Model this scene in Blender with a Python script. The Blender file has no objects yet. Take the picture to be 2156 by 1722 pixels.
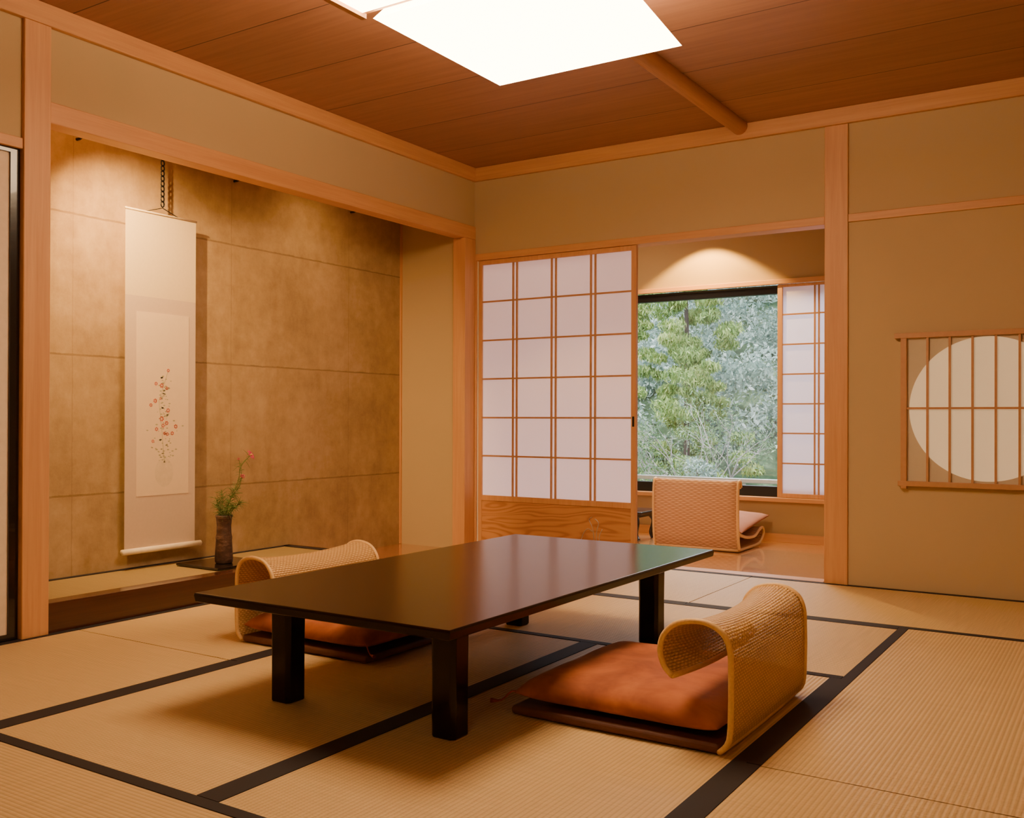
import bpy, math, random
import numpy as np
from mathutils import Matrix, Vector, Euler
random.seed(7); rng=np.random.default_rng(11)
COL=bpy.context.scene.collection

# ------------------------------------------------------------------ node helpers
def new_mat(name):
    m=bpy.data.materials.new(name); m.use_nodes=True
    nt=m.node_tree; nt.nodes.clear()
    out=nt.nodes.new('ShaderNodeOutputMaterial')
    b=nt.nodes.new('ShaderNodeBsdfPrincipled')
    nt.links.new(b.outputs[0],out.inputs[0])
    return m,nt,b,out
def lk(nt,a,b): nt.links.new(a,b)
def M(nt,op,a,b=None,c=None):
    n=nt.nodes.new('ShaderNodeMath'); n.operation=op
    for i,v in enumerate((a,b,c)):
        if v is None: continue
        if isinstance(v,(int,float)): n.inputs[i].default_value=v
        else: lk(nt,v,n.inputs[i])
    return n.outputs[0]
def coords(nt,kind='Object'):
    t=nt.nodes.new('ShaderNodeTexCoord'); return t.outputs[kind]
def mapped(nt,src,scale=(1,1,1),rot=(0,0,0)):
    n=nt.nodes.new('ShaderNodeMapping'); lk(nt,src,n.inputs[0])
    n.inputs['Scale'].default_value=scale; n.inputs['Rotation'].default_value=rot
    return n.outputs[0]
def noise(nt,vec,scale,detail=4,rough=.55,dist=0):
    n=nt.nodes.new('ShaderNodeTexNoise'); lk(nt,vec,n.inputs['Vector'])
    n.inputs['Scale'].default_value=scale; n.inputs['Detail'].default_value=detail
    n.inputs['Roughness'].default_value=rough; n.inputs['Distortion'].default_value=dist
    return n.outputs['Fac']
def ramp(nt,fac,stops):
    n=nt.nodes.new('ShaderNodeValToRGB'); lk(nt,fac,n.inputs[0])
    e=n.color_ramp.elements
    while len(e)<len(stops): e.new(.5)
    for k,(p,c) in enumerate(stops):
        e[k].position=p; e[k].color=(*c,1)
    return n.outputs[0]
def mixc(nt,fac,a,b,mode='MIX'):
    n=nt.nodes.new('ShaderNodeMix'); n.data_type='RGBA'; n.blend_type=mode
    for idx,v in ((0,fac),(6,a),(7,b)):
        if isinstance(v,(int,float)): n.inputs[idx].default_value=v
        elif isinstance(v,tuple): n.inputs[idx].default_value=(*v,1)
        else: lk(nt,v,n.inputs[idx])
    return n.outputs[2]
def bump(nt,h,b,strength=.3,dist=.01):
    n=nt.nodes.new('ShaderNodeBump'); lk(nt,h,n.inputs['Height'])
    n.inputs['Strength'].default_value=strength; n.inputs['Distance'].default_value=dist
    lk(nt,n.outputs[0],b.inputs['Normal'])
def sep(nt,v):
    n=nt.nodes.new('ShaderNodeSeparateXYZ'); lk(nt,v,n.inputs[0]); return n.outputs

def simple(name,col,rough=.6,metal=0,coat=0,sheen=0,nscale=30,var=.12,bstr=.05):
    m,nt,b,o=new_mat(name)
    v=coords(nt); f=noise(nt,v,nscale)
    c=mixc(nt,f,tuple(x*(1-var) for x in col),tuple(min(1,x*(1+var)) for x in col))
    lk(nt,c,b.inputs['Base Color'])
    b.inputs['Roughness'].default_value=rough; b.inputs['Metallic'].default_value=metal
    b.inputs['Coat Weight'].default_value=coat
    b.inputs['Sheen Weight'].default_value=sheen
    if bstr: bump(nt,f,b,bstr,.004)
    return m
def wood(name,c1,c2,axis,rough=.45,scale=1.0,coat=0,contrast=(.3,.7),bs=.08):
    m,nt,b,o=new_mat(name)
    sc=[22*scale]*3; sc[axis]=.9*scale
    v=mapped(nt,coords(nt),tuple(sc))
    f=noise(nt,v,1.6,6,.6,.6)
    sc2=[140*scale]*3; sc2[axis]=3*scale
    f2=noise(nt,mapped(nt,coords(nt),tuple(sc2)),1.5,3,.6)
    g=M(nt,'ADD',M(nt,'MULTIPLY',f,.7),M(nt,'MULTIPLY',f2,.3))
    lk(nt,ramp(nt,g,[(contrast[0],c2),(contrast[1],c1)]),b.inputs['Base Color'])
    b.inputs['Roughness'].default_value=rough; b.inputs['Coat Weight'].default_value=coat
    bump(nt,g,b,bs,.003)
    return m

# ------------------------------------------------------------------ materials
def plaster(name,col):
    m,nt,b,o=new_mat(name); v=coords(nt)
    f=noise(nt,v,1.2,3); f2=noise(nt,v,260,3,.7)
    c=mixc(nt,f,tuple(x*.94 for x in col),tuple(x*1.05 for x in col))
    c=mixc(nt,M(nt,'MULTIPLY',f2,.25),c,tuple(x*.7 for x in col))
    lk(nt,c,b.inputs['Base Color']); b.inputs['Roughness'].default_value=.95
    bump(nt,f2,b,.15,.002); return m
MAT={}
MAT['plaster']=plaster('plaster',(.55,.405,.21))
MAT['plaster_veranda']=plaster('plaster_veranda',(.50,.35,.17))
HC1=(.70,.375,.15); HC2=(.56,.27,.098)
for i,a in enumerate('xyz'): MAT['wood_'+a]=wood('hinoki_'+a,HC1,HC2,i,.5)
MAT['dark_kamachi']=wood('dark_kamachi',(.075,.020,.010),(.04,.011,.006),1,.2,coat=.3)
MAT['shoji_wood']=simple('shoji_wood',(.52,.27,.11),.5)
MAT['lacquer_black']=simple('lacquer_black',(.008,.006,.006),.2,coat=.4)
MAT['black_metal']=simple('black_metal',(.012,.012,.013),.4,metal=.3)
MAT['rail_metal']=simple('rail_metal',(.6,.62,.64),.35,metal=.5)
MAT['silver']=simple('silver_inlay',(.7,.68,.65),.3,metal=.9)
# ceiling boards
m,nt,b,o=new_mat('ceiling_boards'); v=coords(nt); s=sep(nt,v)
brd=M(nt,'DIVIDE',M(nt,'ADD',s[1],20-2.83+.05),.57)
fr=M(nt,'FRACT',brd); idx=M(nt,'FLOOR',brd)
cb=nt.nodes.new('ShaderNodeCombineXYZ'); lk(nt,M(nt,'MULTIPLY',s[0],.9),cb.inputs[0]); lk(nt,M(nt,'MULTIPLY',s[1],16),cb.inputs[1]); lk(nt,M(nt,'MULTIPLY',idx,3.7),cb.inputs[2])
g=noise(nt,cb.outputs[0],1.3,6,.6,.8)
col=ramp(nt,g,[(.3,(.30,.138,.072)),(.5,(.345,.163,.086)),(.7,(.39,.188,.10))])
tone=M(nt,'ADD',.92,M(nt,'MULTIPLY',M(nt,'FRACT',M(nt,'MULTIPLY',idx,.618)),.13))
cmul=nt.nodes.new('ShaderNodeVectorMath'); cmul.operation='SCALE'; lk(nt,col,cmul.inputs[0]); lk(nt,tone,cmul.inputs['Scale'])
seam=M(nt,'LESS_THAN',fr,.012)
lk(nt,mixc(nt,seam,cmul.outputs[0],(.07,.024,.012)),b.inputs['Base Color']); b.inputs['Roughness'].default_value=.5
bump(nt,M(nt,'SUBTRACT',M(nt,'MULTIPLY',g,.15),seam),b,.3,.006)
MAT['ceiling']=m
# tatami
def tatami(name,ax,col=(.70,.48,.21)):
    m,nt,b,o=new_mat(name); v=coords(nt); s=sep(nt,v)
    other=s[1-ax]; along=s[ax]
    w=M(nt,'SINE',M(nt,'MULTIPLY',other,2*math.pi/.0155))
    w01=M(nt,'ADD',M(nt,'MULTIPLY',w,.5),.5)
    par=M(nt,'FLOOR',M(nt,'DIVIDE',other,.0155))
    w2=M(nt,'SINE',M(nt,'ADD',M(nt,'MULTIPLY',along,2*math.pi/.011),M(nt,'MULTIPLY',par,math.pi)))
    sc=[1,1,1]; sc[1-ax]=2; sc[ax]=160
    fn=noise(nt,mapped(nt,v,tuple(sc)),1.5,3,.6)
    big=noise(nt,v,1.5,3)
    c=ramp(nt,fn,[(.3,tuple(x*.82 for x in col)),(.7,tuple(x*1.08 for x in col))])
    c=mixc(nt,M(nt,'MULTIPLY',big,.4),c,(col[0]*.88,col[1]*.92,col[2]*.85))
    groove=M(nt,'POWER',M(nt,'SUBTRACT',1,w01),3)
    c=mixc(nt,M(nt,'MULTIPLY',groove,.38),c,(.28,.15,.05))
    lk(nt,c,b.inputs['Base Color']); b.inputs['Roughness'].default_value=.55
    h=M(nt,'ADD',w01,M(nt,'MULTIPLY',w2,.15))
    bump(nt,h,b,.4,.003); return m
MAT['tatami_y']=tatami('tatami_ribs_y',1)
MAT['tatami_x']=tatami('tatami_ribs_x',0)
MAT['tatami_alc']=tatami('tatami_alcove',1,(.36,.255,.10))
MAT['cloth_border']=simple('cloth_border',(.016,.010,.011),.8,nscale=300,var=.4)
# concrete
m,nt,b,o=new_mat('concrete_alcove'); v=coords(nt); s=sep(nt,v)
n1=noise(nt,v,1.6,6,.65,.3); n2=noise(nt,v,14,6,.7); n3=noise(nt,mapped(nt,v,(1,1,.25)),7,5,.65)
g=M(nt,'ADD',M(nt,'ADD',M(nt,'MULTIPLY',n1,.5),M(nt,'MULTIPLY',n2,.3)),M(nt,'MULTIPLY',n3,.2))
col=ramp(nt,g,[(.36,(.27,.165,.072)),(.5,(.39,.255,.118)),(.62,(.48,.33,.17))])
def near(val,period,off,w):
    f=M(nt,'FRACT',M(nt,'ADD',M(nt,'DIVIDE',M(nt,'SUBTRACT',val,off),period),10.5))
    return M(nt,'LESS_THAN',M(nt,'ABSOLUTE',M(nt,'SUBTRACT',f,.5)),w/period)
wob=M(nt,'MULTIPLY',M(nt,'SUBTRACT',n2,.5),.014)
hz=near(M(nt,'ADD',s[2],wob),.768,.575,.0055)
vy=near(M(nt,'ADD',s[1],wob),1.11,3.17,.0035)
vy=M(nt,'MULTIPLY',vy,.45)
ln=M(nt,'MAXIMUM',hz,vy)
lnc=M(nt,'MULTIPLY',ln,M(nt,'ADD',.1,M(nt,'MULTIPLY',n3,.7)))
lk(nt,mixc(nt,lnc,col,(.10,.05,.02)),b.inputs['Base Color']); b.inputs['Roughness'].default_value=.85
bump(nt,M(nt,'SUBTRACT',M(nt,'MULTIPLY',g,.9),M(nt,'MULTIPLY',ln,.25)),b,.5,.014)
MAT['concrete']=m
# veranda floor
def planks(name,c1,c2,w,axis,rough):
    m,nt,b,o=new_mat(name); v=coords(nt); s=sep(nt,v)
    q=M(nt,'DIVIDE',M(nt,'ADD',s[1-axis],20),w); fr=M(nt,'FRACT',q); ix=M(nt,'FLOOR',q)
    cb=nt.nodes.new('ShaderNodeCombineXYZ'); lk(nt,M(nt,'MULTIPLY',s[axis],1.5),cb.inputs[0]); lk(nt,M(nt,'MULTIPLY',s[1-axis],30),cb.inputs[1]); lk(nt,M(nt,'MULTIPLY',ix,2.3),cb.inputs[2])
    g=noise(nt,cb.outputs[0],1.3,5,.6,.4)
    col=ramp(nt,g,[(.3,c2),(.7,c1)])
    sm=M(nt,'LESS_THAN',fr,.04)
    lk(nt,mixc(nt,sm,col,tuple(x*.2 for x in c2)),b.inputs['Base Color']); b.inputs['Roughness'].default_value=rough
    b.inputs['Coat Weight'].default_value=1; b.inputs['Coat Roughness'].default_value=.06; b.inputs['Coat IOR'].default_value=1.7
    bump(nt,M(nt,'SUBTRACT',M(nt,'MULTIPLY',g,.1),sm),b,.15,.003); return m
MAT['planks']=planks('veranda_planks',(.70,.38,.16),(.52,.25,.095),.11,0,.2)
MAT['board_alcove']=planks('alcove_board',(.52,.21,.075),(.40,.14,.05),.6,1,.25)
# panel with flame grain: contour lines of a stretched noise field
m,nt,b,o=new_mat('panel_grain'); v=mapped(nt,coords(nt),(.9,1,5.5))
f=noise(nt,v,1.1,2,.45,.3); rings=M(nt,'SINE',M(nt,'MULTIPLY',f,95))
r01=M(nt,'ADD',M(nt,'MULTIPLY',rings,.5),.5)
fine=noise(nt,mapped(nt,coords(nt),(4,1,160)),1.5,3)
lk(nt,mixc(nt,M(nt,'MULTIPLY',fine,.3),ramp(nt,r01,[(.0,(.64,.32,.12)),(.6,(.60,.28,.10)),(.95,(.45,.19,.06))]),(.46,.2,.07)),b.inputs['Base Color']); b.inputs['Roughness'].default_value=.45
MAT['panel_grain']=m
# table lacquer
m,nt,b,o=new_mat('table_lacquer'); v=coords(nt)
f=noise(nt,mapped(nt,v,(30,1.5,10)),1.5,5)
lk(nt,mixc(nt,f,(.008,.003,.002),(.017,.005,.003)),b.inputs['Base Color']); b.inputs['Roughness'].default_value=.2
b.inputs['IOR'].default_value=1.34
bump(nt,noise(nt,v,60,3),b,.04,.002)
MAT['lacquer']=m
# rattan weave
def rattan(name,a,bb,c1,c2,hole=.42,bs=.6):
    m,nt,b,o=new_mat(name); uv=coords(nt,'UV'); s=sep(nt,uv)
    ru=M(nt,'FLOOR',M(nt,'DIVIDE',s[0],a))
    su=M(nt,'ABSOLUTE',M(nt,'SINE',M(nt,'MULTIPLY',s[0],math.pi/a)))
    svr=M(nt,'SINE',M(nt,'ADD',M(nt,'MULTIPLY',s[1],math.pi/bb),M(nt,'MULTIPLY',ru,math.pi)))
    sv=M(nt,'ABSOLUTE',M(nt,'SINE',M(nt,'MULTIPLY',s[1],math.pi/bb)))
    h=M(nt,'MULTIPLY',M(nt,'POWER',su,.8),M(nt,'ADD',.62,M(nt,'MULTIPLY',svr,.38)))
    nz=noise(nt,coords(nt),25,3)
    c=mixc(nt,h,c2,c1); c=mixc(nt,M(nt,'MULTIPLY',nz,.25),c,c2)
    lk(nt,c,b.inputs['Base Color']); b.inputs['Roughness'].default_value=.5
    bump(nt,h,b,bs,.005)
    if hole:
        hm=M(nt,'MULTIPLY',M(nt,'LESS_THAN',su,hole),M(nt,'LESS_THAN',sv,hole))
        tr=nt.nodes.new('ShaderNodeBsdfTransparent'); mx=nt.nodes.new('ShaderNodeMixShader')
        lk(nt,hm,mx.inputs[0]); lk(nt,b.outputs[0],mx.inputs[1]); lk(nt,tr.outputs[0],mx.inputs[2]); lk(nt,mx.outputs[0],o.inputs[0])
    return m
MAT['rattan']=rattan('rattan_weave',.0092,.0115,(.95,.66,.26),(.58,.30,.08),.62,.7)
MAT['rattan_stripe']=rattan('rattan_wide_weave',.014,.03,(.86,.55,.28),(.50,.26,.11),0,.8)
MAT['rattan_rim']=simple('rattan_rim',(.86,.56,.22),.45,nscale=120,var=.2)
# velvet with tonal patches
m,nt,b,o=new_mat('velvet_orange'); f=noise(nt,coords(nt),4.5,4,.6,.4)
lk(nt,ramp(nt,f,[(.35,(.25,.052,.009)),(.52,(.38,.092,.014)),(.68,(.50,.14,.026))]),b.inputs['Base Color']); b.inputs['Roughness'].default_value=.8
b.inputs['Sheen Weight'].default_value=.12; bump(nt,noise(nt,coords(nt),14,3),b,.25,.01); MAT['velvet']=m
MAT['velvet_pink']=simple('velvet_rust',(.36,.12,.028),.85,sheen=0,nscale=8,var=.15)
MAT['base_brown']=simple('base_brown',(.13,.046,.024),.65,nscale=40,var=.2)
MAT['tassel']=simple('tassel_red',(.3,.05,.02),.8)
# papers
def paper(name,col,trans,emis=0,ecol=(1,1,1)):
    m,nt,b,o=new_mat(name); v=coords(nt)
    f=noise(nt,v,30,5,.7)
    c=mixc(nt,f,tuple(x*.93 for x in col),col)
    lk(nt,c,b.inputs['Base Color']); b.inputs['Roughness'].default_value=.9
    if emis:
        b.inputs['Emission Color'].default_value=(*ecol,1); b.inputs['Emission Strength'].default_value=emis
    tl=nt.nodes.new('ShaderNodeBsdfTranslucent'); lk(nt,c,tl.inputs[0])
    mx=nt.nodes.new('ShaderNodeMixShader'); mx.inputs[0].default_value=trans
    lk(nt,b.outputs[0],mx.inputs[1]); lk(nt,tl.outputs[0],mx.inputs[2]); lk(nt,mx.outputs[0],o.inputs[0])
    return m
MAT['shoji_paper']=paper('shoji_paper',(.90,.84,.88),.5,.35,(1,.66,.68))  # emission puts a backlit glow into the paper itself
MAT['screen_paper']=paper('screen_paper',(.76,.66,.48),.2)
MAT['moon_glow']=paper('moon_glow',(.92,.84,.64),.2,.28,(1,.78,.50))  # backlight painted as lighter colour and emission
MAT['fusuma_paper']=simple('fusuma_paper',(.8,.66,.5),.85)
MAT['silk_cream']=simple('silk_cream',(.74,.58,.34),.8,nscale=60,var=.05)
MAT['silk_lilac']=simple('silk_lilac',(.62,.47,.34),.8,nscale=60,var=.05)
MAT['scroll_paper']=simple('scroll_paper',(.78,.60,.39),.85,nscale=20,var=.04)
MAT['roller_white']=simple('roller_white',(.85,.72,.5),.5)
MAT['paint_red']=simple('paint_red',(.52,.08,.045),.8)
MAT['paint_green']=simple('paint_green',(.42,.38,.22),.8)
MAT['paint_grey']=simple('paint_pale',(.71,.56,.37),.8)
m,nt,b,o=new_mat('lamp_paper')
b.inputs['Base Color'].default_value=(.9,.85,.75,1)
fz=noise(nt,coords(nt),40); 
b.inputs['Emission Color'].default_value=(1,.68,.39,1); lk(nt,M(nt,'ADD',22.5,M(nt,'MULTIPLY',fz,1)),b.inputs['Emission Strength'])
MAT['lamp']=m
m,nt,b,o=new_mat('vase_ceramic'); v=coords(nt); f=noise(nt,mapped(nt,v,(1,1,2.5)),9,5,.7)
lk(nt,ramp(nt,f,[(.35,(.018,.01,.008)),(.5,(.06,.025,.015)),(.65,(.16,.09,.06))]),b.inputs['Base Color']); b.inputs['Roughness'].default_value=.5
bump(nt,f,b,.5,.01); MAT['vase']=m
MAT['stem']=simple('stem_green',(.10,.15,.025),.6)
MAT['petal']=simple('petal_pink',(.50,.04,.10),.6)
MAT['yellow']=simple('pistil_yellow',(.7,.45,.05),.6)
def leafmat(name,stops,rough=.6,ns=1.1):
    m,nt,b,o=new_mat(name)
    g=nt.nodes.new('ShaderNodeNewGeometry')
    n=noise(nt,coords(nt),ns,3)
    f=M(nt,'ADD',M(nt,'MULTIPLY',g.outputs['Random Per Island'],.32),M(nt,'MULTIPLY',n,.73))
    c=ramp(nt,f,stops); lk(nt,c,b.inputs['Base Color']); b.inputs['Roughness'].default_value=rough
    tl=nt.nodes.new('ShaderNodeBsdfTranslucent'); lk(nt,c,tl.inputs[0])
    mx=nt.nodes.new('ShaderNodeMixShader'); mx.inputs[0].default_value=.3
    lk(nt,b.outputs[0],mx.inputs[1]); lk(nt,tl.outputs[0],mx.inputs[2]); lk(nt,mx.outputs[0],o.inputs[0])
    return m
MAT['leaf_cedar']=leafmat('leaf_cedar',[(.25,(.03,.08,.03)),(.45,(.20,.34,.09)),(.65,(.55,.68,.26)),(.9,(.62,.48,.24))],ns=2.2)
MAT['leaf_mist']=leafmat('leaf_mist',[(.25,(.08,.15,.13)),(.5,(.32,.45,.38)),(.75,(.76,.84,.82))],ns=.8)  # pale stops put misty haze into the leaf colour
MAT['leaf_bush']=leafmat('leaf_bush',[(.2,(.03,.08,.04)),(.5,(.15,.27,.13)),(.8,(.45,.58,.36)),(.95,(.6,.42,.32))],ns=2)
MAT['bark']=simple('bark',(.10,.08,.07),.9,nscale=20,var=.4,bstr=.5)
MAT['bark_grey']=simple('bark_grey',(.46,.42,.42),.9,nscale=20,var=.3,bstr=.3)
m,nt,b,o=new_mat('hill_ground'); f=noise(nt,coords(nt),2.5,8,.7)
lk(nt,ramp(nt,f,[(.3,(.01,.03,.015)),(.5,(.05,.1,.05)),(.7,(.2,.28,.16))]),b.inputs['Base Color']); b.inputs['Roughness'].default_value=1; MAT['hill']=m
m,nt,b,o=new_mat('window_glass')
tr=nt.nodes.new('ShaderNodeBsdfTransparent'); gl=nt.nodes.new('ShaderNodeBsdfGlossy'); gl.inputs['Roughness'].default_value=.02
mx=nt.nodes.new('ShaderNodeMixShader'); mx.inputs[0].default_value=.04
lk(nt,tr.outputs[0],mx.inputs[1]); lk(nt,gl.outputs[0],mx.inputs[2]); lk(nt,mx.outputs[0],o.inputs[0]); MAT['glass']=m

# ------------------------------------------------------------------ mesh helpers
def link(o,parent=None):
    COL.objects.link(o)
    if parent is not None: o.parent=parent
    return o
def mesh_obj(name,verts,faces,mat,parent=None,smooth=False,uvs=None,mats=None,midx=None):
    me=bpy.data.meshes.new(name); me.from_pydata([tuple(v) for v in verts],[],faces)
    for mm in (mats or [mat]): me.materials.append(MAT[mm])
    if midx is not None:
        me.polygons.foreach_set('material_index',midx)
    if smooth: me.polygons.foreach_set('use_smooth',[True]*len(me.polygons))
    if uvs is not None:
        ul=me.uv_layers.new(name='UVMap')
        for l in me.loops: ul.data[l.index].uv=uvs[l.vertex_index]
    me.update(); return link(bpy.data.objects.new(name,me),parent)
BF=[(0,3,2,1),(4,5,6,7),(0,1,5,4),(1,2,6,5),(2,3,7,6),(3,0,4,7)]
def boxes(name,lst,mat,parent=None,bevel=0,mats=None):
    V=[];Fc=[];mi=[]
    for bx in lst:
        x0,x1,y0,y1,z0,z1=bx[:6]; k=len(V)
        V+=[(x0,y0,z0),(x1,y0,z0),(x1,y1,z0),(x0,y1,z0),(x0,y0,z1),(x1,y0,z1),(x1,y1,z1),(x0,y1,z1)]
        Fc+=[tuple(i+k for i in f) for f in BF]; mi+=[bx[6] if len(bx)>6 else 0]*6
    o=mesh_obj(name,V,Fc,mat,parent,mats=mats,midx=mi)
    if bevel:
        bm=o.modifiers.new('bevel','BEVEL'); bm.width=bevel; bm.segments=2; bm.limit_method='ANGLE'
    return o
def structure(o): o['kind']='structure'; return o
def thing(o,label,cat,group=None):
    o['label']=label; o['category']=cat
    if group: o['group']=group
    return o
def empty(name,loc,rot=0):
    o=bpy.data.objects.new(name,None); o.empty_display_size=.1; link(o); o.location=loc; o.rotation_euler=(0,0,rot); return o
def tube_data(path,rad,n=8,V=None,Fc=None):
    V=[] if V is None else V; Fc=[] if Fc is None else Fc
    P=[Vector(p) for p in path]; k0=len(V); up=None
    rr=rad if hasattr(rad,'__len__') else [rad]*len(P)
    for i,p in enumerate(P):
        t=(P[min(i+1,len(P)-1)]-P[max(i-1,0)]).normalized()
        if up is None:
            up=Vector((0,0,1)) if abs(t.z)<.9 else Vector((1,0,0))
        s=t.cross(up); 
        if s.length<1e-6: s=t.orthogonal()
        s.normalize(); up=s.cross(t).normalized()
        for j in range(n):
            a=2*math.pi*j/n; V.append(tuple(p+(s*math.cos(a)+up*math.sin(a))*rr[i]))
    for i in range(len(P)-1):
        for j in range(n):
            a=k0+i*n+j; b_=k0+i*n+(j+1)%n; Fc.append((a,b_,b_+n,a+n))
    Fc.append(tuple(k0+j for j in range(n))[::-1]); e=k0+(len(P)-1)*n; Fc.append(tuple(e+j for j in range(n)))
    return V,Fc
def tube(name,path,rad,mat,parent=None,n=10):
    V,Fc=tube_data(path,rad,n); return mesh_obj(name,V,Fc,mat,parent,True)
def smoothpath(pts,k=6):
    out=[];P=[Vector(p) for p in pts];n=len(P)
    for i in range(n-1):
        p0,p1,p2,p3=P[max(i-1,0)],P[i],P[i+1],P[min(i+2,n-1)]
        for j in range(k):
            t=j/k
            out.append(.5*((2*p1)+(p2-p0)*t+(2*p0-5*p1+4*p2-p3)*t*t+(3*p1-p0-3*p2+p3)*t**3))
    out.append(P[-1]); return out
def lathe(name,prof,mat,parent=None,n=32):
    V=[];Fc=[]
    for r,z in prof:
        for j in range(n):
            a=2*math.pi*j/n; V.append((r*math.cos(a),r*math.sin(a),z))
    for i in range(len(prof)-1):
        for j in range(n):
            a=i*n+j;b_=i*n+(j+1)%n; Fc.append((a,b_,b_+n,a+n))
    Fc.append(tuple(range(n))[::-1]); e=(len(prof)-1)*n; Fc.append(tuple(e+j for j in range(n)))
    return mesh_obj(name,V,Fc,mat,parent,True)

XL,YB,ZC=-4.207,6.10,2.90
XR,YF=1.7,-1.6
XA=-4.84
# ------------------------------------------------------------------ floor (tatami)
fl=[]
def mat_rect(x0,x1,y0,y1,ax):
    d=.003
    fl.append((x0+d,x1-d,y0+d,y1-d,-.05,0,0 if ax==1 else 1))
    w=.042
    if ax==1:
        fl.append((x0,x0+w,y0+d,y1-d,-.05,.0025,2)); fl.append((x1-w,x1,y0+d,y1-d,-.05,.0025,2))
    else:
        fl.append((x0+d,x1-d,y0,y0+w,-.05,.0025,2)); fl.append((x0+d,x1-d,y1-w,y1,-.05,.0025,2))
tx=[XL,-3.09,-2.038,-.944,.15,1.7]; ty=[.68,1.726,2.771,3.87,4.98,6.10]
mat_rect(tx[0],tx[1],ty[0]-1.0,ty[2],1); mat_rect(tx[0],tx[1],ty[2],ty[4],1)
mat_rect(tx[1],tx[2],ty[1],ty[3],1); mat_rect(tx[2],tx[3],ty[1],ty[3],1)
mat_rect(tx[1],tx[3],ty[3],ty[4],0); mat_rect(tx[1],tx[3],ty[0],ty[1],0)
mat_rect(tx[3],tx[4],ty[2],ty[4],1); mat_rect(tx[3],tx[4],ty[0],ty[2],1)
mat_rect(tx[0],tx[2],ty[4],ty[5],0); mat_rect(tx[2],tx[4],ty[4],ty[5],0)
mat_rect(tx[4],tx[5],ty[2],ty[5],1); mat_rect(tx[4],tx[5],ty[0],ty[2],1)
mat_rect(tx[1],tx[3],YF,ty[0],1); mat_rect(tx[3],tx[5],YF,ty[0],0); mat_rect(tx[0],tx[1],YF,ty[0]-1.0,1)
fl.append((XL-.6,XR+.1,YF-.1,YB+.12,-.12,-.051,2))
structure(boxes('floor',fl,None,mats=['tatami_y','tatami_x','cloth_border']))
# veranda floor, alcove floor
structure(boxes('floor_veranda',[(-5.2,.4,YB+.12,7.93,-.12,.0)],'planks'))
structure(boxes('trim_1',[(XL+.02,-1.6,YB,YB+.12,-.12,.004)],'wood_x'))   # sill
structure(boxes('floor_alcove',[(XA,XL-.1,2.55,4.78,-.1,.135,0),(XA,XA+.035,2.55,4.78,.13,.139,1),(XA+.0,XL-.1,4.72,4.78,.13,.139,1),(XA,XL-.0,4.78,6.0,-.1,.018,2)],None,mats=['tatami_alc','cloth_border','board_alcove']))
structure(boxes('trim_2',[(XL-.1,XL+.0,2.63,4.80,0,.14),(XA,XL-.1,4.78,4.80,.018,.14)],'dark_kamachi',bevel=.004))
# ceiling
structure(boxes('ceiling',[(XL-.1,XR+.1,YF-.1,YB+.1,ZC,ZC+.1)],'ceiling'))
structure(boxes('ceiling_alcove',[(XA-.1,XL-.1,2.4,6.1,2.78,2.88)],'wood_y'))
structure(boxes('ceiling_veranda',[(-5.3,.5,YB+.12,8.05,2.72,2.82)],'plaster_veranda'))
# walls
structure(boxes('wall_back',[(XL-.1,XR+.1,YB,YB+.12,2.25,ZC),(-1.45,XR+.1,YB,YB+.12,-.1,2.25)],'plaster'))
structure(boxes('wall_left',[(XL-.1,XL,2.63,YB,2.46,ZC),(XL-.1,XL,YF-.1,2.5,2.26,ZC),(XL-.1,XL,YF-.1,1.0,0,2.26)],'plaster'))
structure(boxes('wall_right',[(XR,XR+.1,YF-.1,YB,-.1,ZC)],'plaster'))
structure(boxes('wall_front',[(XL-.1,XR,YF-.1,YF,-.1,ZC)],'plaster'))
structure(boxes('wall_alcove_back',[(XA-.1,XA,2.4,6.1,-.1,2.85)],'concrete'))
structure(boxes('wall_alcove_side',[(XA-.1,XL-.1,6.0,6.22,-.1,2.85),(XA,XL-.1,2.42,2.55,-.1,2.85)],'plaster'))
# veranda walls
WY=7.93
structure(boxes('wall_veranda',[(-5.3,.5,WY,WY+.12,2.15,2.82),(-5.3,.5,WY,WY+.12,-.1,.33),(-5.3,-4.6,WY,WY+.12,.33,2.15),(-1.2,.5,WY,WY+.12,.33,2.15),(-5.3,-5.2,YB+.12,WY,-.1,2.82),(.4,.5,YB+.12,WY,-.1,2.82),(-5.2,XL-.1,6.22,6.3,0,2.72)],'plaster_veranda'))
# posts & beams
n_trim=[2]
def trim(lst,mat,bev=.004):
    n_trim[0]+=1
    return structure(boxes('trim_%d'%n_trim[0],lst,mat,bevel=bev))
trim([(XL-.1,XL+.02,2.50,2.63,0,ZC)],'wood_z')
trim([(XL-.1,XL+.012,5.96,YB,0,2.36)],'wood_z')
trim([(-1.59,-1.45,YB-.015,YB+.125,0,2.80)],'wood_z')
trim([(XL-.09,XL+.012,2.63,YB,2.36,2.46)],'wood_y')
trim([(XL,XL+.03,YF,YB-.03,2.80,ZC)],'wood_y')
trim([(XL,XR,YB-.03,YB,2.80,ZC)],'wood_x')
trim([(XR-.03,XR,YF,YB-.03,2.80,ZC)],'wood_y')
trim([(XL+.012,-1.59,YB-.012,YB+.12,2.20,2.25)],'wood_x')
trim([(-1.45,XR,YB-.012,YB,2.20,2.25)],'wood_x')
trim([(XL-.1,XL+.012,YF,2.50,2.21,2.26)],'wood_y')
trim([(XA,XA+.015,5.985,6.0,.02,2.78)],'wood_z',0)
trim([(XL+.012,XL+.03,YB-.014,YB+.0,0,2.2)],'wood_z',.001)
trim([(-5.2,.4,WY-.03,WY,2.11,2.15)],'wood_x')
trim([(-5.2,.4,WY-.05,WY+.1,.33,.365)],'wood_x')
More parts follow.
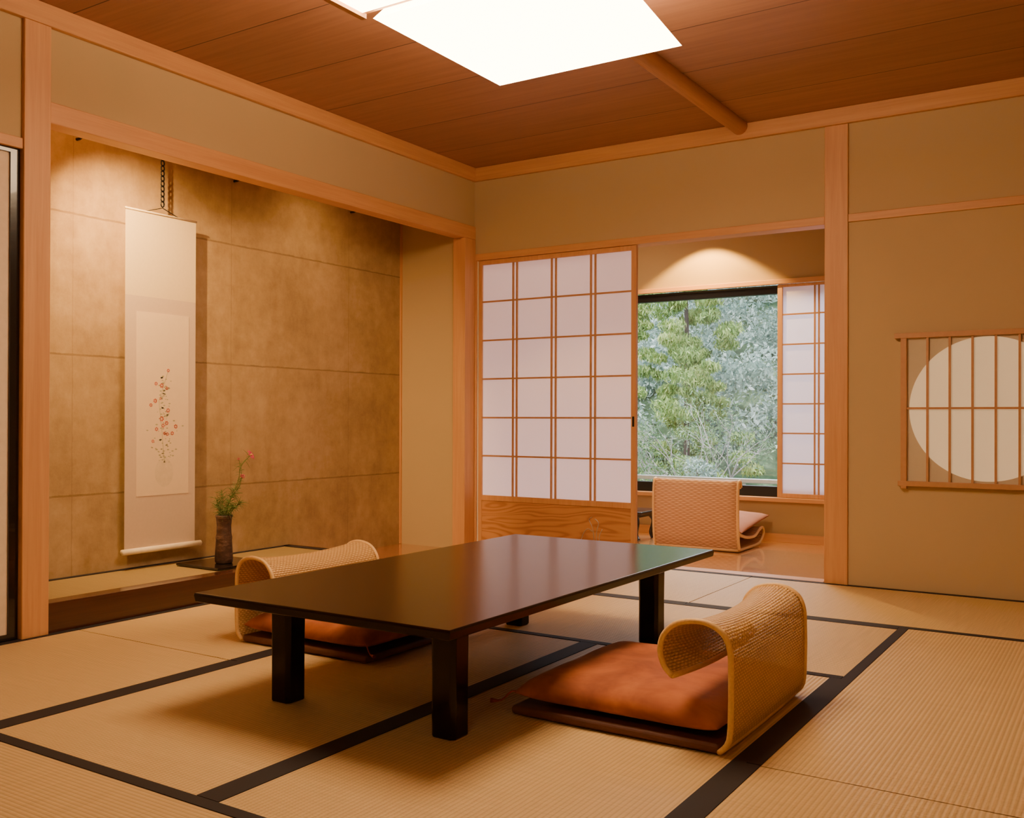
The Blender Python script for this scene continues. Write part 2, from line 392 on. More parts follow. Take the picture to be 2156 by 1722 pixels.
# baseboards
structure(boxes('baseboard_veranda',[(-5.2,.4,WY-.015,WY,0,.07)],'wood_x',bevel=.002))
# round ceiling beam
o=structure(tube('trim_%d'%(n_trim[0]+1),[(-2.12,YF,ZC-.02),(-2.12,2,ZC-.02),(-2.12,YB-.03,ZC-.02)],.050,'wood_y',n=24))

# ------------------------------------------------------------------ shoji door
def lattice(name,x0,x1,y,z0,z1,vx,hz,wv,mat,parent,th=.012):
    L=[]
    for x in vx: L.append((x-wv/2,x+wv/2,y,y+th,z0,z1))
    for z in hz: L.append((x0,x1,y+.001,y+th-.001,z-wv/2,z+wv/2))
    return boxes(name,L,mat,parent)
d1=structure(boxes('door_1',[(-4.17,-4.14,6.105,6.135,.005,2.198),(-2.90,-2.862,6.105,6.135,.005,2.198),(-4.14,-2.90,6.105,6.135,2.165,2.198),(-4.14,-2.90,6.105,6.135,.385,.425),(-4.14,-2.90,6.105,6.135,.005,.05)],'wood_z',bevel=.002))
lattice('lattice',-4.14,-2.90,6.107,.425,2.165,[-3.865,-3.832,-3.535,-3.50,-3.215,-3.18],[1.885,1.593,1.302,1.01,.722],.0125,'shoji_wood',d1)
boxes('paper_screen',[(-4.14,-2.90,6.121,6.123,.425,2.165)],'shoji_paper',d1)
boxes('door_panel',[(-4.14,-2.90,6.112,6.125,.05,.385)],'panel_grain',d1)
# inlaid pull shaped like bent grasses
V=[];Fc=[]
for pts in ([(-3.30,.10),(-3.27,.19),(-3.235,.225),(-3.2,.21)],[(-3.19,.05),(-3.185,.15),(-3.2,.24),(-3.225,.29),(-3.2,.31)],[(-3.16,.05),(-3.165,.2),(-3.15,.27),(-3.18,.3)],[(-3.13,.08),(-3.145,.17),(-3.12,.23)]):
    tube_data(smoothpath([(x,6.112,z) for x,z in pts],4),.003,6,V,Fc)
mesh_obj('inlaid_door_pull',V,Fc,'silver',d1,True)
boxes('finger_pull',[(-2.888,-2.874,6.101,6.107,.95,1.02)],'black_metal',d1)

# fusuma
d2=structure(boxes('door_2',[(XL-.055,XL-.02,1.02,2.455,.03,2.19)],'fusuma_paper'))
boxes('door_frame',[(XL-.06,XL-.01,2.455,2.498,.0,2.21),(XL-.06,XL-.01,1.0,1.02,.0,2.21),(XL-.06,XL-.01,1.02,2.455,.0,.03),(XL-.06,XL-.01,1.02,2.455,2.19,2.21)],'lacquer_black',d2)

# ------------------------------------------------------------------ round window with lattice
w2=structure(boxes('window_2',[(-1.145,-1.112,YB-.035,YB-.001,.60,1.50),(-.26,-.227,YB-.035,YB-.001,.60,1.50),(-1.18,-.19,YB-.037,YB-.001,1.48,1.51),(-1.16,-.21,YB-.037,YB-.001,.615,.645)],'shoji_wood',bevel=.002))
lattice('lattice',-1.112,-.26,YB-.03,.645,1.48,[-1.0+.1185*i for i in range(7)],[1.07],.0125,'shoji_wood',w2)
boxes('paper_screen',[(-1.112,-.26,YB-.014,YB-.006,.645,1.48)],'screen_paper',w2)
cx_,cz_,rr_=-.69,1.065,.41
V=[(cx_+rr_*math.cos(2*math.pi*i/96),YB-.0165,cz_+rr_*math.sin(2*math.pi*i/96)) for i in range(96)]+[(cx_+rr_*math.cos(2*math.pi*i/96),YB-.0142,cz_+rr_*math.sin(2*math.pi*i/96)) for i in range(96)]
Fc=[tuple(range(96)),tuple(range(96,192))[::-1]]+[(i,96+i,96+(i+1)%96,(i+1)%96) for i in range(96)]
mesh_obj('moon_glow_disc',V,Fc,'moon_glow',w2)  # painted backlit circle on the screen, no opening behind it

# ------------------------------------------------------------------ veranda window
w1=structure(boxes('window_1',[(-4.6,-1.2,WY+.03,WY+.09,2.04,2.11),(-4.6,-1.2,WY+.03,WY+.09,.365,.45),(-4.6,-4.54,WY+.03,WY+.09,.45,2.04),(-1.26,-1.2,WY+.03,WY+.09,.45,2.04)],'black_metal',bevel=.003))
boxes('glass_pane',[(-4.54,-1.26,WY+.058,WY+.062,.45,2.04)],'glass',w1)
d3=structure(boxes('door_3',[(-2.445,-2.405,WY-.012,WY+.018,.367,2.108),(-1.40,-1.36,WY-.012,WY+.018,.367,2.108),(-2.405,-1.40,WY-.012,WY+.018,2.085,2.108),(-2.405,-1.40,WY-.012,WY+.018,.367,.40)],'wood_z',bevel=.002))
lattice('lattice',-2.405,-1.40,WY-.01,.40,2.085,[-2.145,-2.112,-1.9,-1.86,-1.66,-1.62],[1.86,1.615,1.372,1.13,.89,.645],.0125,'shoji_wood',d3)
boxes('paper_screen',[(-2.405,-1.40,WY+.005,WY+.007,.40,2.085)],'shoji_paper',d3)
# balcony
structure(boxes('floor_balcony',[(-6,1.5,WY+.12,9.0,-.3,-.12)],'hill'))
rl=boxes('balcony_railing',[(-5.5,.8,8.70,8.76,.42,.46),(-5.5,.8,8.71,8.75,.0,.03)]+[(x-.012,x+.012,8.715,8.745,-.12,.42) for x in np.arange(-5.4,.9,1.2)],'rail_metal',bevel=.006)
thing(rl,'pale grey metal railing outside the veranda window','railing')

# ------------------------------------------------------------------ low table
Tx0,Tx1,Ty0,Ty1,Zt=-2.71,-1.622,2.234,4.31,.40
tb=empty('low_table',((Tx0+Tx1)/2,(Ty0+Ty1)/2,0))
thing(tb,'long low glossy black-brown lacquered table with square legs','table')
hx,hy=(Tx1-Tx0)/2,(Ty1-Ty0)/2
V=[];ringz=[(Zt-.034,-.016),(Zt-.030,-.004),(Zt-.006,0),(Zt,-.004)]
for z,ins in ringz:
    V+=[(-hx-ins,-hy-ins,z),(hx+ins,-hy-ins,z),(hx+ins,hy+ins,z),(-hx-ins,hy+ins,z)]
Fc=[(3,2,1,0),(12,13,14,15)]
for r in range(3):
    for j in range(4):
        a=r*4+j;b_=r*4+(j+1)%4; Fc.append((a,b_,b_+4,a+4))
o=mesh_obj('table_top',V,Fc,'lacquer',tb); bm=o.modifiers.new('b','BEVEL'); bm.width=.0025; bm.segments=2
boxes('under_frame',[(-hx+.16,-hx+.20,-hy+.24,hy-.24,.335,.367),(hx-.20,hx-.16,-hy+.24,hy-.24,.335,.367),(-hx+.2,hx-.2,-hy+.24,-hy+.28,.335,.367),(-hx+.2,hx-.2,hy-.28,hy-.24,.335,.367)],'lacquer',tb,bevel=.003)
def legmesh(name,x,y):
    w,c=.047,.014; pts=[(-w+c,-w),(w-c,-w),(w,-w+c),(w,w-c),(w-c,w),(-w+c,w),(-w,w-c),(-w,-w+c)]
    V=[];
    for z,s in ((0,.94),(.006,1),(.20,1.0),(.335,1.03),(.367,1.12)):
        V+=[(px*s,py*s,z) for px,py in pts]
    Fc=[tuple(range(8))[::-1],tuple(range(32,40))]
    for r in range(4):
        for j in range(8):
            a=r*8+j;b_=r*8+(j+1)%8; Fc.append((a,b_,b_+8,a+8))
    o=mesh_obj(name,V,Fc,'lacquer',tb); o.location=(x,y,0)
    bm=o.modifiers.new('b','BEVEL'); bm.width=.003; bm.segments=2; bm.limit_method='ANGLE'
for x in (-.355,.355):
    for y in (-.775,.76): legmesh('leg',x,y)

# ------------------------------------------------------------------ grid surface helper
def grid_surface(name,P,mat,parent,thick=.008,smooth=True):
    ni=len(P);nj=len(P[0]);V=[];UV=[];Fc=[]
    for i in range(ni):
        for j in range(nj): V.append(tuple(P[i][j]))
    mid=nj//2; au=[0]
    for i in range(1,ni): au.append(au[-1]+(Vector(P[i][mid])-Vector(P[i-1][mid])).length)
    for i in range(ni):
        av=0
        for j in range(nj):
            if j: av+=(Vector(P[i][j])-Vector(P[i][j-1])).length
            UV.append((au[i],av))
    for i in range(ni-1):
        for j in range(nj-1):
            a=i*nj+j; Fc.append((a,a+1,a+nj+1,a+nj))
    o=mesh_obj(name,V,Fc,mat,parent,smooth,UV)
    if thick:
        s=o.modifiers.new('s','SOLIDIFY'); s.thickness=thick; s.offset=0
    return o
def pillow(name,w,d,h,mat,parent,zbase=0,n=28,pinch=.02,flat=.35,ex=7):
    V=[];Fc=[]
    def xy(u,v):
        x=u*w/2*(1-pinch*(1-v*v)); y=v*d/2*(1-pinch*(1-u*u)); return x,y
    def s(u,v): return (max(0,1-abs(u)**ex)*max(0,1-abs(v)**ex))**.5*(.82+.18*(1-u*u)*(1-v*v))
    idx={}
    for side in (1,-1):
        for i in range(n+1):
            for j in range(n+1):
                u=math.sin((i/n*2-1)*math.pi/2);v=math.sin((j/n*2-1)*math.pi/2)
                if side==-1 and (i in(0,n) or j in(0,n)): idx[(side,i,j)]=idx[(1,i,j)]; continue
                x,y=xy(u,v); k=s(u,v)
                wr=1+.06*math.sin(9*u+3*v)*math.sin(7*v-2*u)
                z=zbase+h*flat+(h*(1-flat)*k*wr if side==1 else -h*flat*k)
                idx[(side,i,j)]=len(V); V.append((x,y,z))
    for side in (1,-1):
        for i in range(n):
            for j in range(n):
                f=[idx[(side,i,j)],idx[(side,i+1,j)],idx[(side,i+1,j+1)],idx[(side,i,j+1)]]
                Fc.append(tuple(f if side==1 else f[::-1]))
    return mesh_obj(name,V,Fc,mat,parent,True)
# ------------------------------------------------------------------ zaisu chairs
D,W=.78,.79
prof=smoothpath([(0.035,0,.012),(0.006,0,.05),(0,0,.14),(0,0,.25),(.004,0,.32),(.026,0,.366),(.072,0,.390),(.125,0,.392),(.178,0,.376),(.215,0,.338),(.226,0,.29),(.212,0,.245),(.186,0,.218)],4)
def zaisu(loc,rot):
    root=empty('floor_chair',loc,rot)
    NJ=24;P=[]
    for p in prof:
        row=[]
        for j in range(NJ+1):
            w=j/NJ*2-1; k=(1-abs(w)**2.2)
            a=p.x*(1-.20*k)+.012*k*(p.z/.4); z=p.z*(1-.06*k*(p.z/.4)**2)
            row.append((D/2-a-.01, w*(W/2-.012), z))
        P.append(row)
    grid_surface('woven_back',P,'rattan',root,.004)
    V=[];Fc=[]
    tube_data([r[0] for r in P],.009,10,V,Fc); tube_data([r[-1] for r in P],.009,10,V,Fc)
    tube_data(P[-1],.009,10,V,Fc); tube_data(P[0],.009,10,V,Fc)
    mesh_obj('rattan_rim',V,Fc,'rattan_rim',root,True)
    o=boxes('seat_base',[(-D/2,D/2-.045,-W/2+.01,W/2-.01,.004,.034)],'base_brown',root); bm=o.modifiers.new('b','BEVEL'); bm.width=.014; bm.segments=4
    return root
c1=zaisu((-1.375,3.165,0),0); thing(c1,'legless woven rattan chair with rolled backrest beside the low table','chair','rattan floor chairs at the low table')
def copy_tree(src,loc,rot,scale=(1,1,1)):
    r=src.copy(); COL.objects.link(r); r.location=loc; r.rotation_euler=(0,0,rot); r.scale=scale
    for ch in list(src.children):
        k=ch.copy(); k.parent=r; COL.objects.link(k)
    return r
c2=copy_tree(c1,(-2.995,3.375,0),math.pi,(1,.92,.97)); c2['label']='legless woven rattan chair tucked behind the low table near the alcove'
def cushion(loc,rot):
    r=empty('floor_cushion',loc,rot)
    pillow('cushion_cover',.715,.76,.118,'velvet',r)
    for sx,sy in ((-1,-1),(-1,1)):
        V=[];Fc=[]
        p=smoothpath([(sx*.345,sy*.365,.040),(sx*.365,sy*.385,.045),(sx*.395,sy*.40,.015),(sx*.43,sy*.415,.012)],3)
        tube_data(p,[.003]*(len(p)-3)+[.004,.007,.008],6,V,Fc)
        mesh_obj('tassel',V,Fc,'tassel',r,True)
    return r
q1=cushion((-1.395,3.165,.036),0); thing(q1,'burnt orange velvet floor cushion on the rattan chair','cushion','orange velvet cushions at the low table')
q2=copy_tree(q1,(-2.975,3.375,.036),math.pi,(1,.92,1)); q2['label']='burnt orange velvet cushion partly under the low table'

# ------------------------------------------------------------------ veranda lounge chair
vc=empty('veranda_chair',(-2.82,7.08,0)); thing(vc,'high-backed woven rattan floor seat facing the veranda window','chair')
def sweep(profile,w,nj=10,bow=0):
    P=[]
    for p in profile:
        P.append([( (j/nj*2-1)*w/2, p.x+bow*(1-(j/nj*2-1)**2), p.z) for j in range(nj+1)])
    return P
pb=smoothpath([(.03,0,.02),(.0,0,.12),(-.01,0,.35),(0,0,.5),(.02,0,.535),(.05,0,.53),(.06,0,.49)],4)
P=sweep(pb,.68); grid_surface('woven_back',P,'rattan_stripe',vc,.012)
V=[];Fc=[]
tube_data([r[0] for r in P],.012,8,V,Fc); tube_data([r[-1] for r in P],.012,8,V,Fc); tube_data(P[-1],.012,8,V,Fc)
mesh_obj('back_rim',V,Fc,'rattan_rim',vc,True)
ps=smoothpath([(.04,0,.14),(.2,0,.10),(.4,0,.09),(.52,0,.13),(.60,0,.14),(.625,0,.10),(.58,0,.05),(.5,0,.02),(.3,0,.016),(.03,0,.016)],4)
P2=sweep(ps,.66); grid_surface('woven_seat',P2,'rattan_stripe',vc,.01)
V=[];Fc=[]
tube_data([r[0] for r in P2],.012,8,V,Fc); tube_data([r[-1] for r in P2],.012,8,V,Fc); tube_data(P2[-1],.012,8,V,Fc)
mesh_obj('seat_rim',V,Fc,'rattan_rim',vc,True)
vq=empty('seat_cushion',(-2.80,7.47,.155)); vq.rotation_euler=(math.radians(7),0,0); thing(vq,'rust-orange cushion on the veranda rattan seat','cushion')
pillow('cushion_cover',.66,.66,.09,'velvet_pink',vq,ex=4.5)

# side table in the veranda
st=empty('side_table',(-3.65,7.42,0)); thing(st,'small black lacquered side table with curved legs','table')
boxes('table_top',[(-.32,.32,-.2,.2,.225,.25)],'lacquer_black',st,bevel=.006)
boxes('apron',[(-.27,.27,-.16,.16,.195,.225)],'lacquer_black',st,bevel=.004)
for sx in (-1,1):
    for sy in (-1,1):
        pth=smoothpath([(sx*.245,sy*.14,.20),(sx*.262,sy*.152,.15),(sx*.245,sy*.14,.06),(sx*.262,sy*.152,.012)],4)
        tube('leg',pth,[.024-.010*math.sin(math.pi*i/(len(pth)-1)) for i in range(len(pth))],'lacquer_black',st,8)

# ------------------------------------------------------------------ ceiling lamp
lp=empty('ceiling_lamp',(-2.02,3.335,2.55)); thing(lp,'large square white paper ceiling lamp glowing brightly','lamp')
h=.45; t_=.23
V=[(-h,-h,0),(h,-h,0),(h,h,0),(-h,h,0),(-h+t_,-h+t_,.33),(h-t_,-h+t_,.33),(h-t_,h-t_,.33),(-h+t_,h-t_,.33)]
mesh_obj('lamp_shade',V,BF,'lamp',lp)
boxes('ceiling_mount',[(-.24,.24,-.24,.24,.33,.35)],'wood_x',lp)
boxes('wooden_arm',[(-.50,-.475,-.80,-.46,.0,.03),(-.475,.475,-.80,-.775,.0,.03),(.475,.50,-.80,-.46,.0,.03),(-.50,.50,-.485,-.46,.02,.04)],'shoji_wood',lp)
boxes('lamp_wing',[(-.470,.470,-.77,-.49,.012,.02)],'lamp',lp)

# ------------------------------------------------------------------ hanging scroll
XS=XA+.06
sc_=empty('hanging_scroll',(XS,3.70,.20)); thing(sc_,'tall hanging scroll with red flower painting in the alcove','scroll')
def loc(y0,y1,z0,z1,x0,x1): return (x0,x1,y0-3.70,y1-3.70,z0-.2,z1-.2)
boxes('upper_silk',[loc(3.455,3.945,1.70,2.19,0,.004)],'silk_cream',sc_)
boxes('silk_mounting',[loc(3.455,3.945,.24,1.70,0,.004)],'silk_lilac',sc_)
boxes('painting_paper',[loc(3.53,3.895,.55,1.61,.004,.006)],'scroll_paper',sc_)
tube('bottom_roller',[(.008,-.265,.04),(.008,0,.04),(.008,.285,.04)],.017,'roller_white',sc_,14)
tube('top_rod',[(.004,-.25,1.99),(.004,0,1.99),(.004,.25,1.99)],.006,'silk_cream',sc_,10)
V=[];Fc=[]
tube_data([(.006,-.12,1.99),(.006,0,2.03),(.006,.12,1.99)],.0025,6,V,Fc)
zc=2.035
while zc<2.56:
    a=[(.006+.0,.011*math.cos(t),zc+.018+.018*math.sin(t)) for t in np.linspace(0,2*math.pi,10)]
    tube_data(a,.0042,6,V,Fc); zc+=.03
mesh_obj('hanging_chain',V,Fc,'black_metal',sc_,True)
def disc(V,Fc,y,z,r,x=.0066,n=9,ry=1):
    k=len(V); V.append((x,y,z))
    for i in range(n):
        a=2*math.pi*i/n; V.append((x,y+r*math.cos(a),z+r*ry*math.sin(a)))
    for i in range(n): Fc.append((k,k+1+i,k+1+(i+1)%n))
V=[];Fc=[]
def sp(y,z): return y-3.70,z-.2
for y,z,r in [(3.745,1.28,.010),(3.70,1.19,.013),(3.66,1.20,.010),(3.735,1.175,.009),(3.655,1.10,.012),(3.625,1.075,.010),(3.69,1.115,.008),(3.745,1.045,.012),(3.70,.995,.014),(3.735,.97,.012),(3.71,.955,.011),(3.665,.935,.011),(3.80,.95,.012),(3.775,.91,.011),(3.74,.905,.010),(3.64,.865,.009),(3.72,.91,.009)]:
    yy,zz=sp(y,z)
    for a in range(6): disc(V,Fc,yy+r*.75*math.cos(a*1.047+y*9),zz+r*.75*math.sin(a*1.047+y*9),r*.36,.0068,7)
mesh_obj('painted_blossoms',V,Fc,'paint_red',sc_)
V=[];Fc=[]
for i in range(130):
    zz=random.uniform(.74,1.25); yy=3.715+random.gauss(0,.02+.03*(zz<1)); a,b_=sp(yy,zz); disc(V,Fc,a,b_,random.uniform(.004,.010),.0063,6,.5)
tube_data([(.0063,*sp(3.72,.75)),(.0063,*sp(3.70,.95)),(.0063,*sp(3.68,1.1)),(.0063,*sp(3.74,1.27))],.0014,4,V,Fc)
mesh_obj('painted_leaves',V,Fc,'paint_green',sc_)
V=[];Fc=[]
disc(V,Fc,*sp(3.72,.68),.065,.0061,24,1.3)
mesh_obj('painted_pot',V,Fc,'paint_grey',sc_)
# hooks
for i,y in enumerate((3.19,4.30,5.41)):
    V,Fc=tube_data([(0,0,.0),(.03,0,0),(.045,0,.004),(.045,0,.02)],.008,8)
    o=mesh_obj('wall_hook',V,Fc,'black_metal',None,True); o.location=(XA,y,2.52)
    thing(o,'small black metal hook high on the concrete wall','hook','hooks on the alcove wall')

# ------------------------------------------------------------------ vase and board
bo=boxes('display_board',[(-4.69,-4.33,3.74,4.12,.139,.152)],'lacquer_black',bevel=.003); thing(bo,'thin black lacquered board on the alcove platform','board')
vz=lathe('flower_vase',[(.044,0),(.05,.004),(.052,.03),(.049,.09),(.046,.135),(.048,.15),(.043,.17),(.041,.22),(.046,.262),(.05,.275),(.047,.28),(.04,.272),(.036,.2),(.03,.19)],'vase',None); vz.location=(-4.47,3.905,.153)
thing(vz,'dark rustic ceramic cylinder vase on a black board','vase')
fa=empty('flower_arrangement',(-4.47,3.905,.36)); thing(fa,'pink cosmos flowers with feathery green stems in the vase','flower')
Rv=Vector((.839,.544,0))
V=[];Fc=[]
def stem(pts,r=.0018):
    p=smoothpath([Rv*a+Vector((b_*.5,-b_*.8,z)) for a,b_,z in pts],5); tube_data(p,r,5,V,Fc); return p
S=[stem([(0,0,0),(.02,.01,.12),(.08,0,.27),(.10,0,.36),(.155,0,.425)]),
   stem([(0,0,0),(.03,-.01,.15),(.09,-.01,.25),(.10,0,.335),(.085,0,.40)]),
   stem([(0,0,0),(.02,.02,.1),(.07,.02,.22),(.115,.01,.30)]),
   stem([(0,0,0),(-.02,0,.1),(-.05,.01,.18)]),stem([(0,0,0),(.05,0,.1),(.11,.02,.15)]),stem([(0,0,0),(-.01,0,.12),(-.015,0,.22)]),
   stem([(0,0,0),(.03,.03,.09),(.07,.04,.13)]),stem([(0,0,0),(-.03,-.02,.1),(-.06,-.02,.13)])]
mesh_obj('stem',V,Fc,'stem',fa,True)
V=[];Fc=[]
for i in range(620):
    p=random.choice(S); q=p[random.randint(3,len(p)-2)]
    if q.z>.2 and random.random()<.7: q=p[random.randint(4,8)]
    d=Vector((random.gauss(0,1),random.gauss(0,1),random.gauss(.3,.8))).normalized()*random.uniform(.02,.06)
    tube_data([q,q+d*.5+Vector((0,0,.004)),q+d],[.0011,.0011,.0005],4,V,Fc)
mesh_obj('feathery_leaves',V,Fc,'stem',fa)
V=[];Fc=[]
def blossom(c,r,nrm):
    nrm=Vector(nrm).normalized(); a=nrm.orthogonal().normalized(); b_=nrm.cross(a)
    for k in range(8):
        t=2*math.pi*k/8; d=a*math.cos(t)+b_*math.sin(t); s_=nrm.cross(d)
        k0=len(V); V.extend([tuple(c+d*.003),tuple(c+d*r*.6+s_*r*.26+nrm*.006),tuple(c+d*r+nrm*.002+s_*r*.1),tuple(c+d*r+nrm*.002-s_*r*.1),tuple(c+d*r*.6-s_*r*.26+nrm*.006)]); Fc.append((k0,k0+1,k0+2,k0+3,k0+4))
tip=S[0][-1]; blossom(tip,.033,(.75,.35,.5)); blossom(S[1][-1]+Vector((0,0,.0)),.009,(.3,-.8,.5)); blossom(S[2][-1],.012,(.3,-.8,.2)); blossom(S[1][-8],.009,(1,-.4,.2))
mesh_obj('blossom',V,Fc,'petal',fa)
V=[];Fc=[]
nn=Vector((.75,.35,.5)).normalized()
tube_data([tip+nn*.001,tip+nn*.008],.005,8,V,Fc)
mesh_obj('flower_center',V,Fc,'yellow',fa)

# ------------------------------------------------------------------ outdoors
def hz_(x,y): return -1.6+max(0,(y-13))*.62+ .35*math.sin(x*.7+y*.4)+.25*math.sin(x*1.9-y*1.3)
N=60;V=[];Fc=[]
for i in range(N+1):
    for j in range(N+1):
        x=-26+34*j/N; y=9.0+30*i/N
        V.append((x,y,hz_(x,y)))
for i in range(N):
    for j in range(N):
        a=i*(N+1)+j; Fc.append((a,a+1,a+N+2,a+N+1))
o=mesh_obj('ground_hillside',V,Fc,'hill',None,True); o['kind']='structure'
def leaves(centers,radii,per,size,flat=1.0,droop=0,wd=.2):
    C=[]
    for c,r in zip(centers,radii):
        d=rng.normal(size=(per,3)); d/=np.linalg.norm(d,axis=1)[:,None]
        rad=(rng.random(per)**.45)[:,None]
        C.append(np.array(c)+d*rad*np.array([r,r,r*flat]))
    C=np.concatenate(C); n=len(C)
    a=rng.normal(size=(n,3)); a/=np.linalg.norm(a,axis=1)[:,None]; a[:,2]-=droop
    b_=np.cross(a,rng.normal(size=(n,3))); b_/=np.linalg.norm(b_,axis=1)[:,None]
    s=size*(.6+.8*rng.random(n))[:,None]
    V=np.stack([C-a*s*.5,C+b_*s*wd,C+a*s*.6,C-b_*s*wd],1).reshape(-1,3)
    F=np.arange(4*n).reshape(-1,4)
    return V,F
def leaf_obj(name,V,F,mat,parent=None):
    me=bpy.data.meshes.new(name); n=len(F)
    me.vertices.add(len(V)); me.vertices.foreach_set('co',V.astype(np.float32).ravel())
    me.loops.add(4*n); me.loops.foreach_set('vertex_index',F.astype(np.int32).ravel())
    me.polygons.add(n); me.polygons.foreach_set('loop_start',np.arange(0,4*n,4,dtype=np.int32))
    try: me.polygons.foreach_set('loop_total',np.full(n,4,dtype=np.int32))
    except Exception: pass
    me.materials.append(MAT[mat]); me.update(calc_edges=True); me.validate()
    return link(bpy.data.objects.new(name,me),parent)
def cedar(x,y,H,R,label,mat='leaf_cedar',per=340):
    g=hz_(x,y); r=empty('cedar_tree',(x,y,g)); thing(r,label,'tree','trees outside the window')
    tube('trunk',[(0,.2,-.1),(.03,.2,H*.5),(0,.1,H*.95)],[.06,.04,.015],'bark',r,8)
    cs=[];rs=[]
    k=int(H*30)
    for i in range(k):
        t=(i+.5)/k; z=H*(.06+.94*t); rad=R*(1-t)**.6+.12; a=i*2.4+random.random()
        rr=rad*random.uniform(.15,.9)
        cs.append((rr*math.cos(a),rr*math.sin(a),z-.25*rr)); rs.append(min(.25,random.uniform(.12,.24)*(.6+R*.3)))
    Vv,Ff=leaves(cs,rs,per,.055,.5,.9); leaf_obj('foliage',Vv,Ff,mat,r)
cedar(-5.65,13.6,5.4,1.3,'tall green cedar with clumped yellow-green foliage')
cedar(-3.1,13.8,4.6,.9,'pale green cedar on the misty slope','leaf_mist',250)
cedar(-8.6,13.7,5.6,1.15,'dense green cedar on the slope',per=150)
cedar(-.7,13.7,5.6,1.1,'cedar tree past the shoji screen',per=150)
def branching(name,x,y,H,label,mat,leafm,nleaf):
    g=hz_(x,y); r=empty(name,(x,y,g)); thing(r,label,'tree','bare trees outside the window')
    V=[];Fc=[];tips=[]
    def grow(p,d,L,rad,lev):
        q=[p]; 
        for i in range(4):
            d=(d+Vector((random.gauss(0,.16),random.gauss(0,.16),random.gauss(.03,.1)))).normalized(); p=p+d*L/4
            q.append(p)
        tube_data(q,[rad*(1-.4*i/4) for i in range(5)],5,V,Fc)
        tips.append(p)
        if lev<4:
            for k in range(3 if lev<3 else 2):
                nd=(d+Vector((random.gauss(0,.5),random.gauss(0,.35),random.gauss(.1,.35)))).normalized()
                grow(q[random.randint(2,4)],nd,L*.62,rad*.55,lev+1)
    for k in range(3): grow(Vector((random.gauss(0,.08),random.gauss(0,.08),0)),Vector((random.gauss(0,.25),random.gauss(0,.15),1)).normalized(),H*.42,.028,0)
    mesh_obj('branches',V,Fc,mat,r)
    Vv,Ff=leaves([tuple(t) for t in tips],[.16]*len(tips),nleaf,.04); leaf_obj('foliage',Vv,Ff,leafm,r)
branching('maple_tree',-4.35,11.5,2.8,'thin bare-branched tree with sparse leaves','bark_grey','leaf_bush',16)
branching('maple_tree',-6.9,11.5,2.2,'slender grey tree with few leaves','bark_grey','leaf_bush',14)
def shrub(x,y,R,label,mat):
    g=hz_(x,y); r=empty('shrub',(x,y,g)); thing(r,label,'shrub','shrubs outside the window')
    V=[];Fc=[];cs=[]
    for k in range(30):
        a=random.random()*6.28; e=random.random()*.75; d=Vector((math.cos(a)*R*e,math.sin(a)*R*e,R*random.uniform(.8,3.5)*(1.2-e*.5))); cs.append(tuple(d))
        tube_data([(0,0,-.05),d*.5+Vector((0,0,.1)),d],[.012,.008,.004],4,V,Fc)
    mesh_obj('twigs',V,Fc,'bark',r); Vv,Ff=leaves(cs,[R*.27]*30,220,.05); leaf_obj('foliage',Vv,Ff,mat,r)
shrub(-5.15,9.95,.60,'leafy green shrub below the veranda window','leaf_bush')
shrub(-3.85,9.95,.54,'leafy shrub with pale tips','leaf_mist')
shrub(-2.5,9.95,.60,'leafy green shrub behind the railing','leaf_bush')
# distant canopy (uncountable)
cs=[];rs=[]
for i in range(1000):
    x=random.uniform(-18,1); y=15.5+10*random.random()**1.4; cs.append((x,y,hz_(x,y)+random.uniform(0,1.5))); rs.append(random.uniform(.25,.55))
Vv,Ff=leaves(cs,rs,170,.085,.7,.3,.26); o=leaf_obj('forest_canopy',Vv,Ff,'leaf_mist'); thing(o,'misty pale green forest canopy covering the hillside','forest'); o['kind']='stuff'

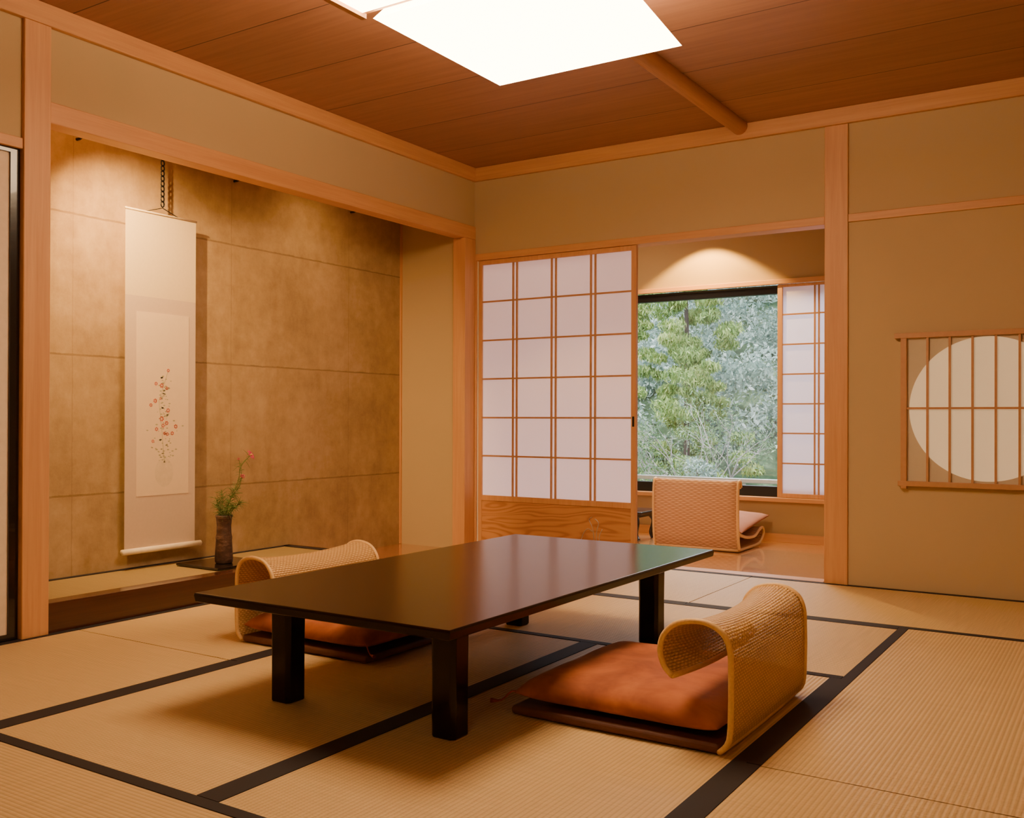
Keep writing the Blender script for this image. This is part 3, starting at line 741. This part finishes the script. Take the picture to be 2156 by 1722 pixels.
# ------------------------------------------------------------------ lights
def light(name,typ,loc,energy,color,target=None,**kw):
    l=bpy.data.lights.new(name,typ); l.energy=energy; l.color=color
    for k,v in kw.items(): setattr(l,k,v)
    o=bpy.data.objects.new(name,l); COL.objects.link(o); o.location=loc
    if target is not None:
        o.rotation_euler=(Vector(target)-Vector(loc)).to_track_quat('-Z','Y').to_euler()
    return o
WARM=(1,.61,.24)
light('alcove_spot','SPOT',(-4.34,2.98,2.60),300,WARM,(-4.80,4.15,.85),spot_size=math.radians(105),spot_blend=1,shadow_soft_size=.02)
light('alcove_spot','SPOT',(-4.34,4.9,2.72),36,WARM,(-4.65,5.0,1.0),spot_size=math.radians(140),spot_blend=1,shadow_soft_size=.12)
light('veranda_spot','SPOT',(-3.03,7.58,2.71),230,(1,.58,.15),(-3.03,7.58,0),spot_size=math.radians(110),spot_blend=.25,shadow_soft_size=.02)
light('veranda_lamp','AREA',(-3.6,6.9,2.70),16,(1,.70,.42),(-3.6,6.9,0),size=.5)
light('unseen_fill','AREA',(-.4,-.3,2.86),24,(1,.68,.39),(-.6,.3,0),size=.8)  # unseen fill light added behind the camera to brighten the room
light('daylight','AREA',(-3.0,9.6,3.2),250,(.75,.85,1),(-2.9,6.5,.3),size=2.4)
light('sun','SUN',(0,0,12),5,(1,.97,.9),(-1.5,8,0),angle=math.radians(12))
w=bpy.data.worlds.new('World'); bpy.context.scene.world=w; w.use_nodes=True
nt=w.node_tree; bg=nt.nodes['Background']; bg.inputs[0].default_value=(.80,.90,1,1); bg.inputs[1].default_value=3.4

# ------------------------------------------------------------------ camera
yy,pp,rl_=math.radians(32.978),math.radians(.243),math.radians(.176)
F=Vector((-math.sin(yy)*math.cos(pp),math.cos(yy)*math.cos(pp),math.sin(pp)))
R=Vector((math.cos(yy),math.sin(yy),0)); U=R.cross(F)
R2=R*math.cos(rl_)+U*math.sin(rl_); U2=-R*math.sin(rl_)+U*math.cos(rl_)
cam=bpy.data.cameras.new('camera'); co=bpy.data.objects.new('camera',cam); COL.objects.link(co)
mt=Matrix(((R2.x,U2.x,-F.x,0),(R2.y,U2.y,-F.y,0),(R2.z,U2.z,-F.z,1.0),(0,0,0,1)))
co.matrix_world=mt
cam.sensor_fit='HORIZONTAL'; cam.sensor_width=36; cam.lens=2049.75/2156*36
cam.shift_x=(1078-1055.82)/2156; cam.shift_y=(873.38-861)/2156; cam.clip_start=.05; cam.clip_end=200
bpy.context.scene.camera=co
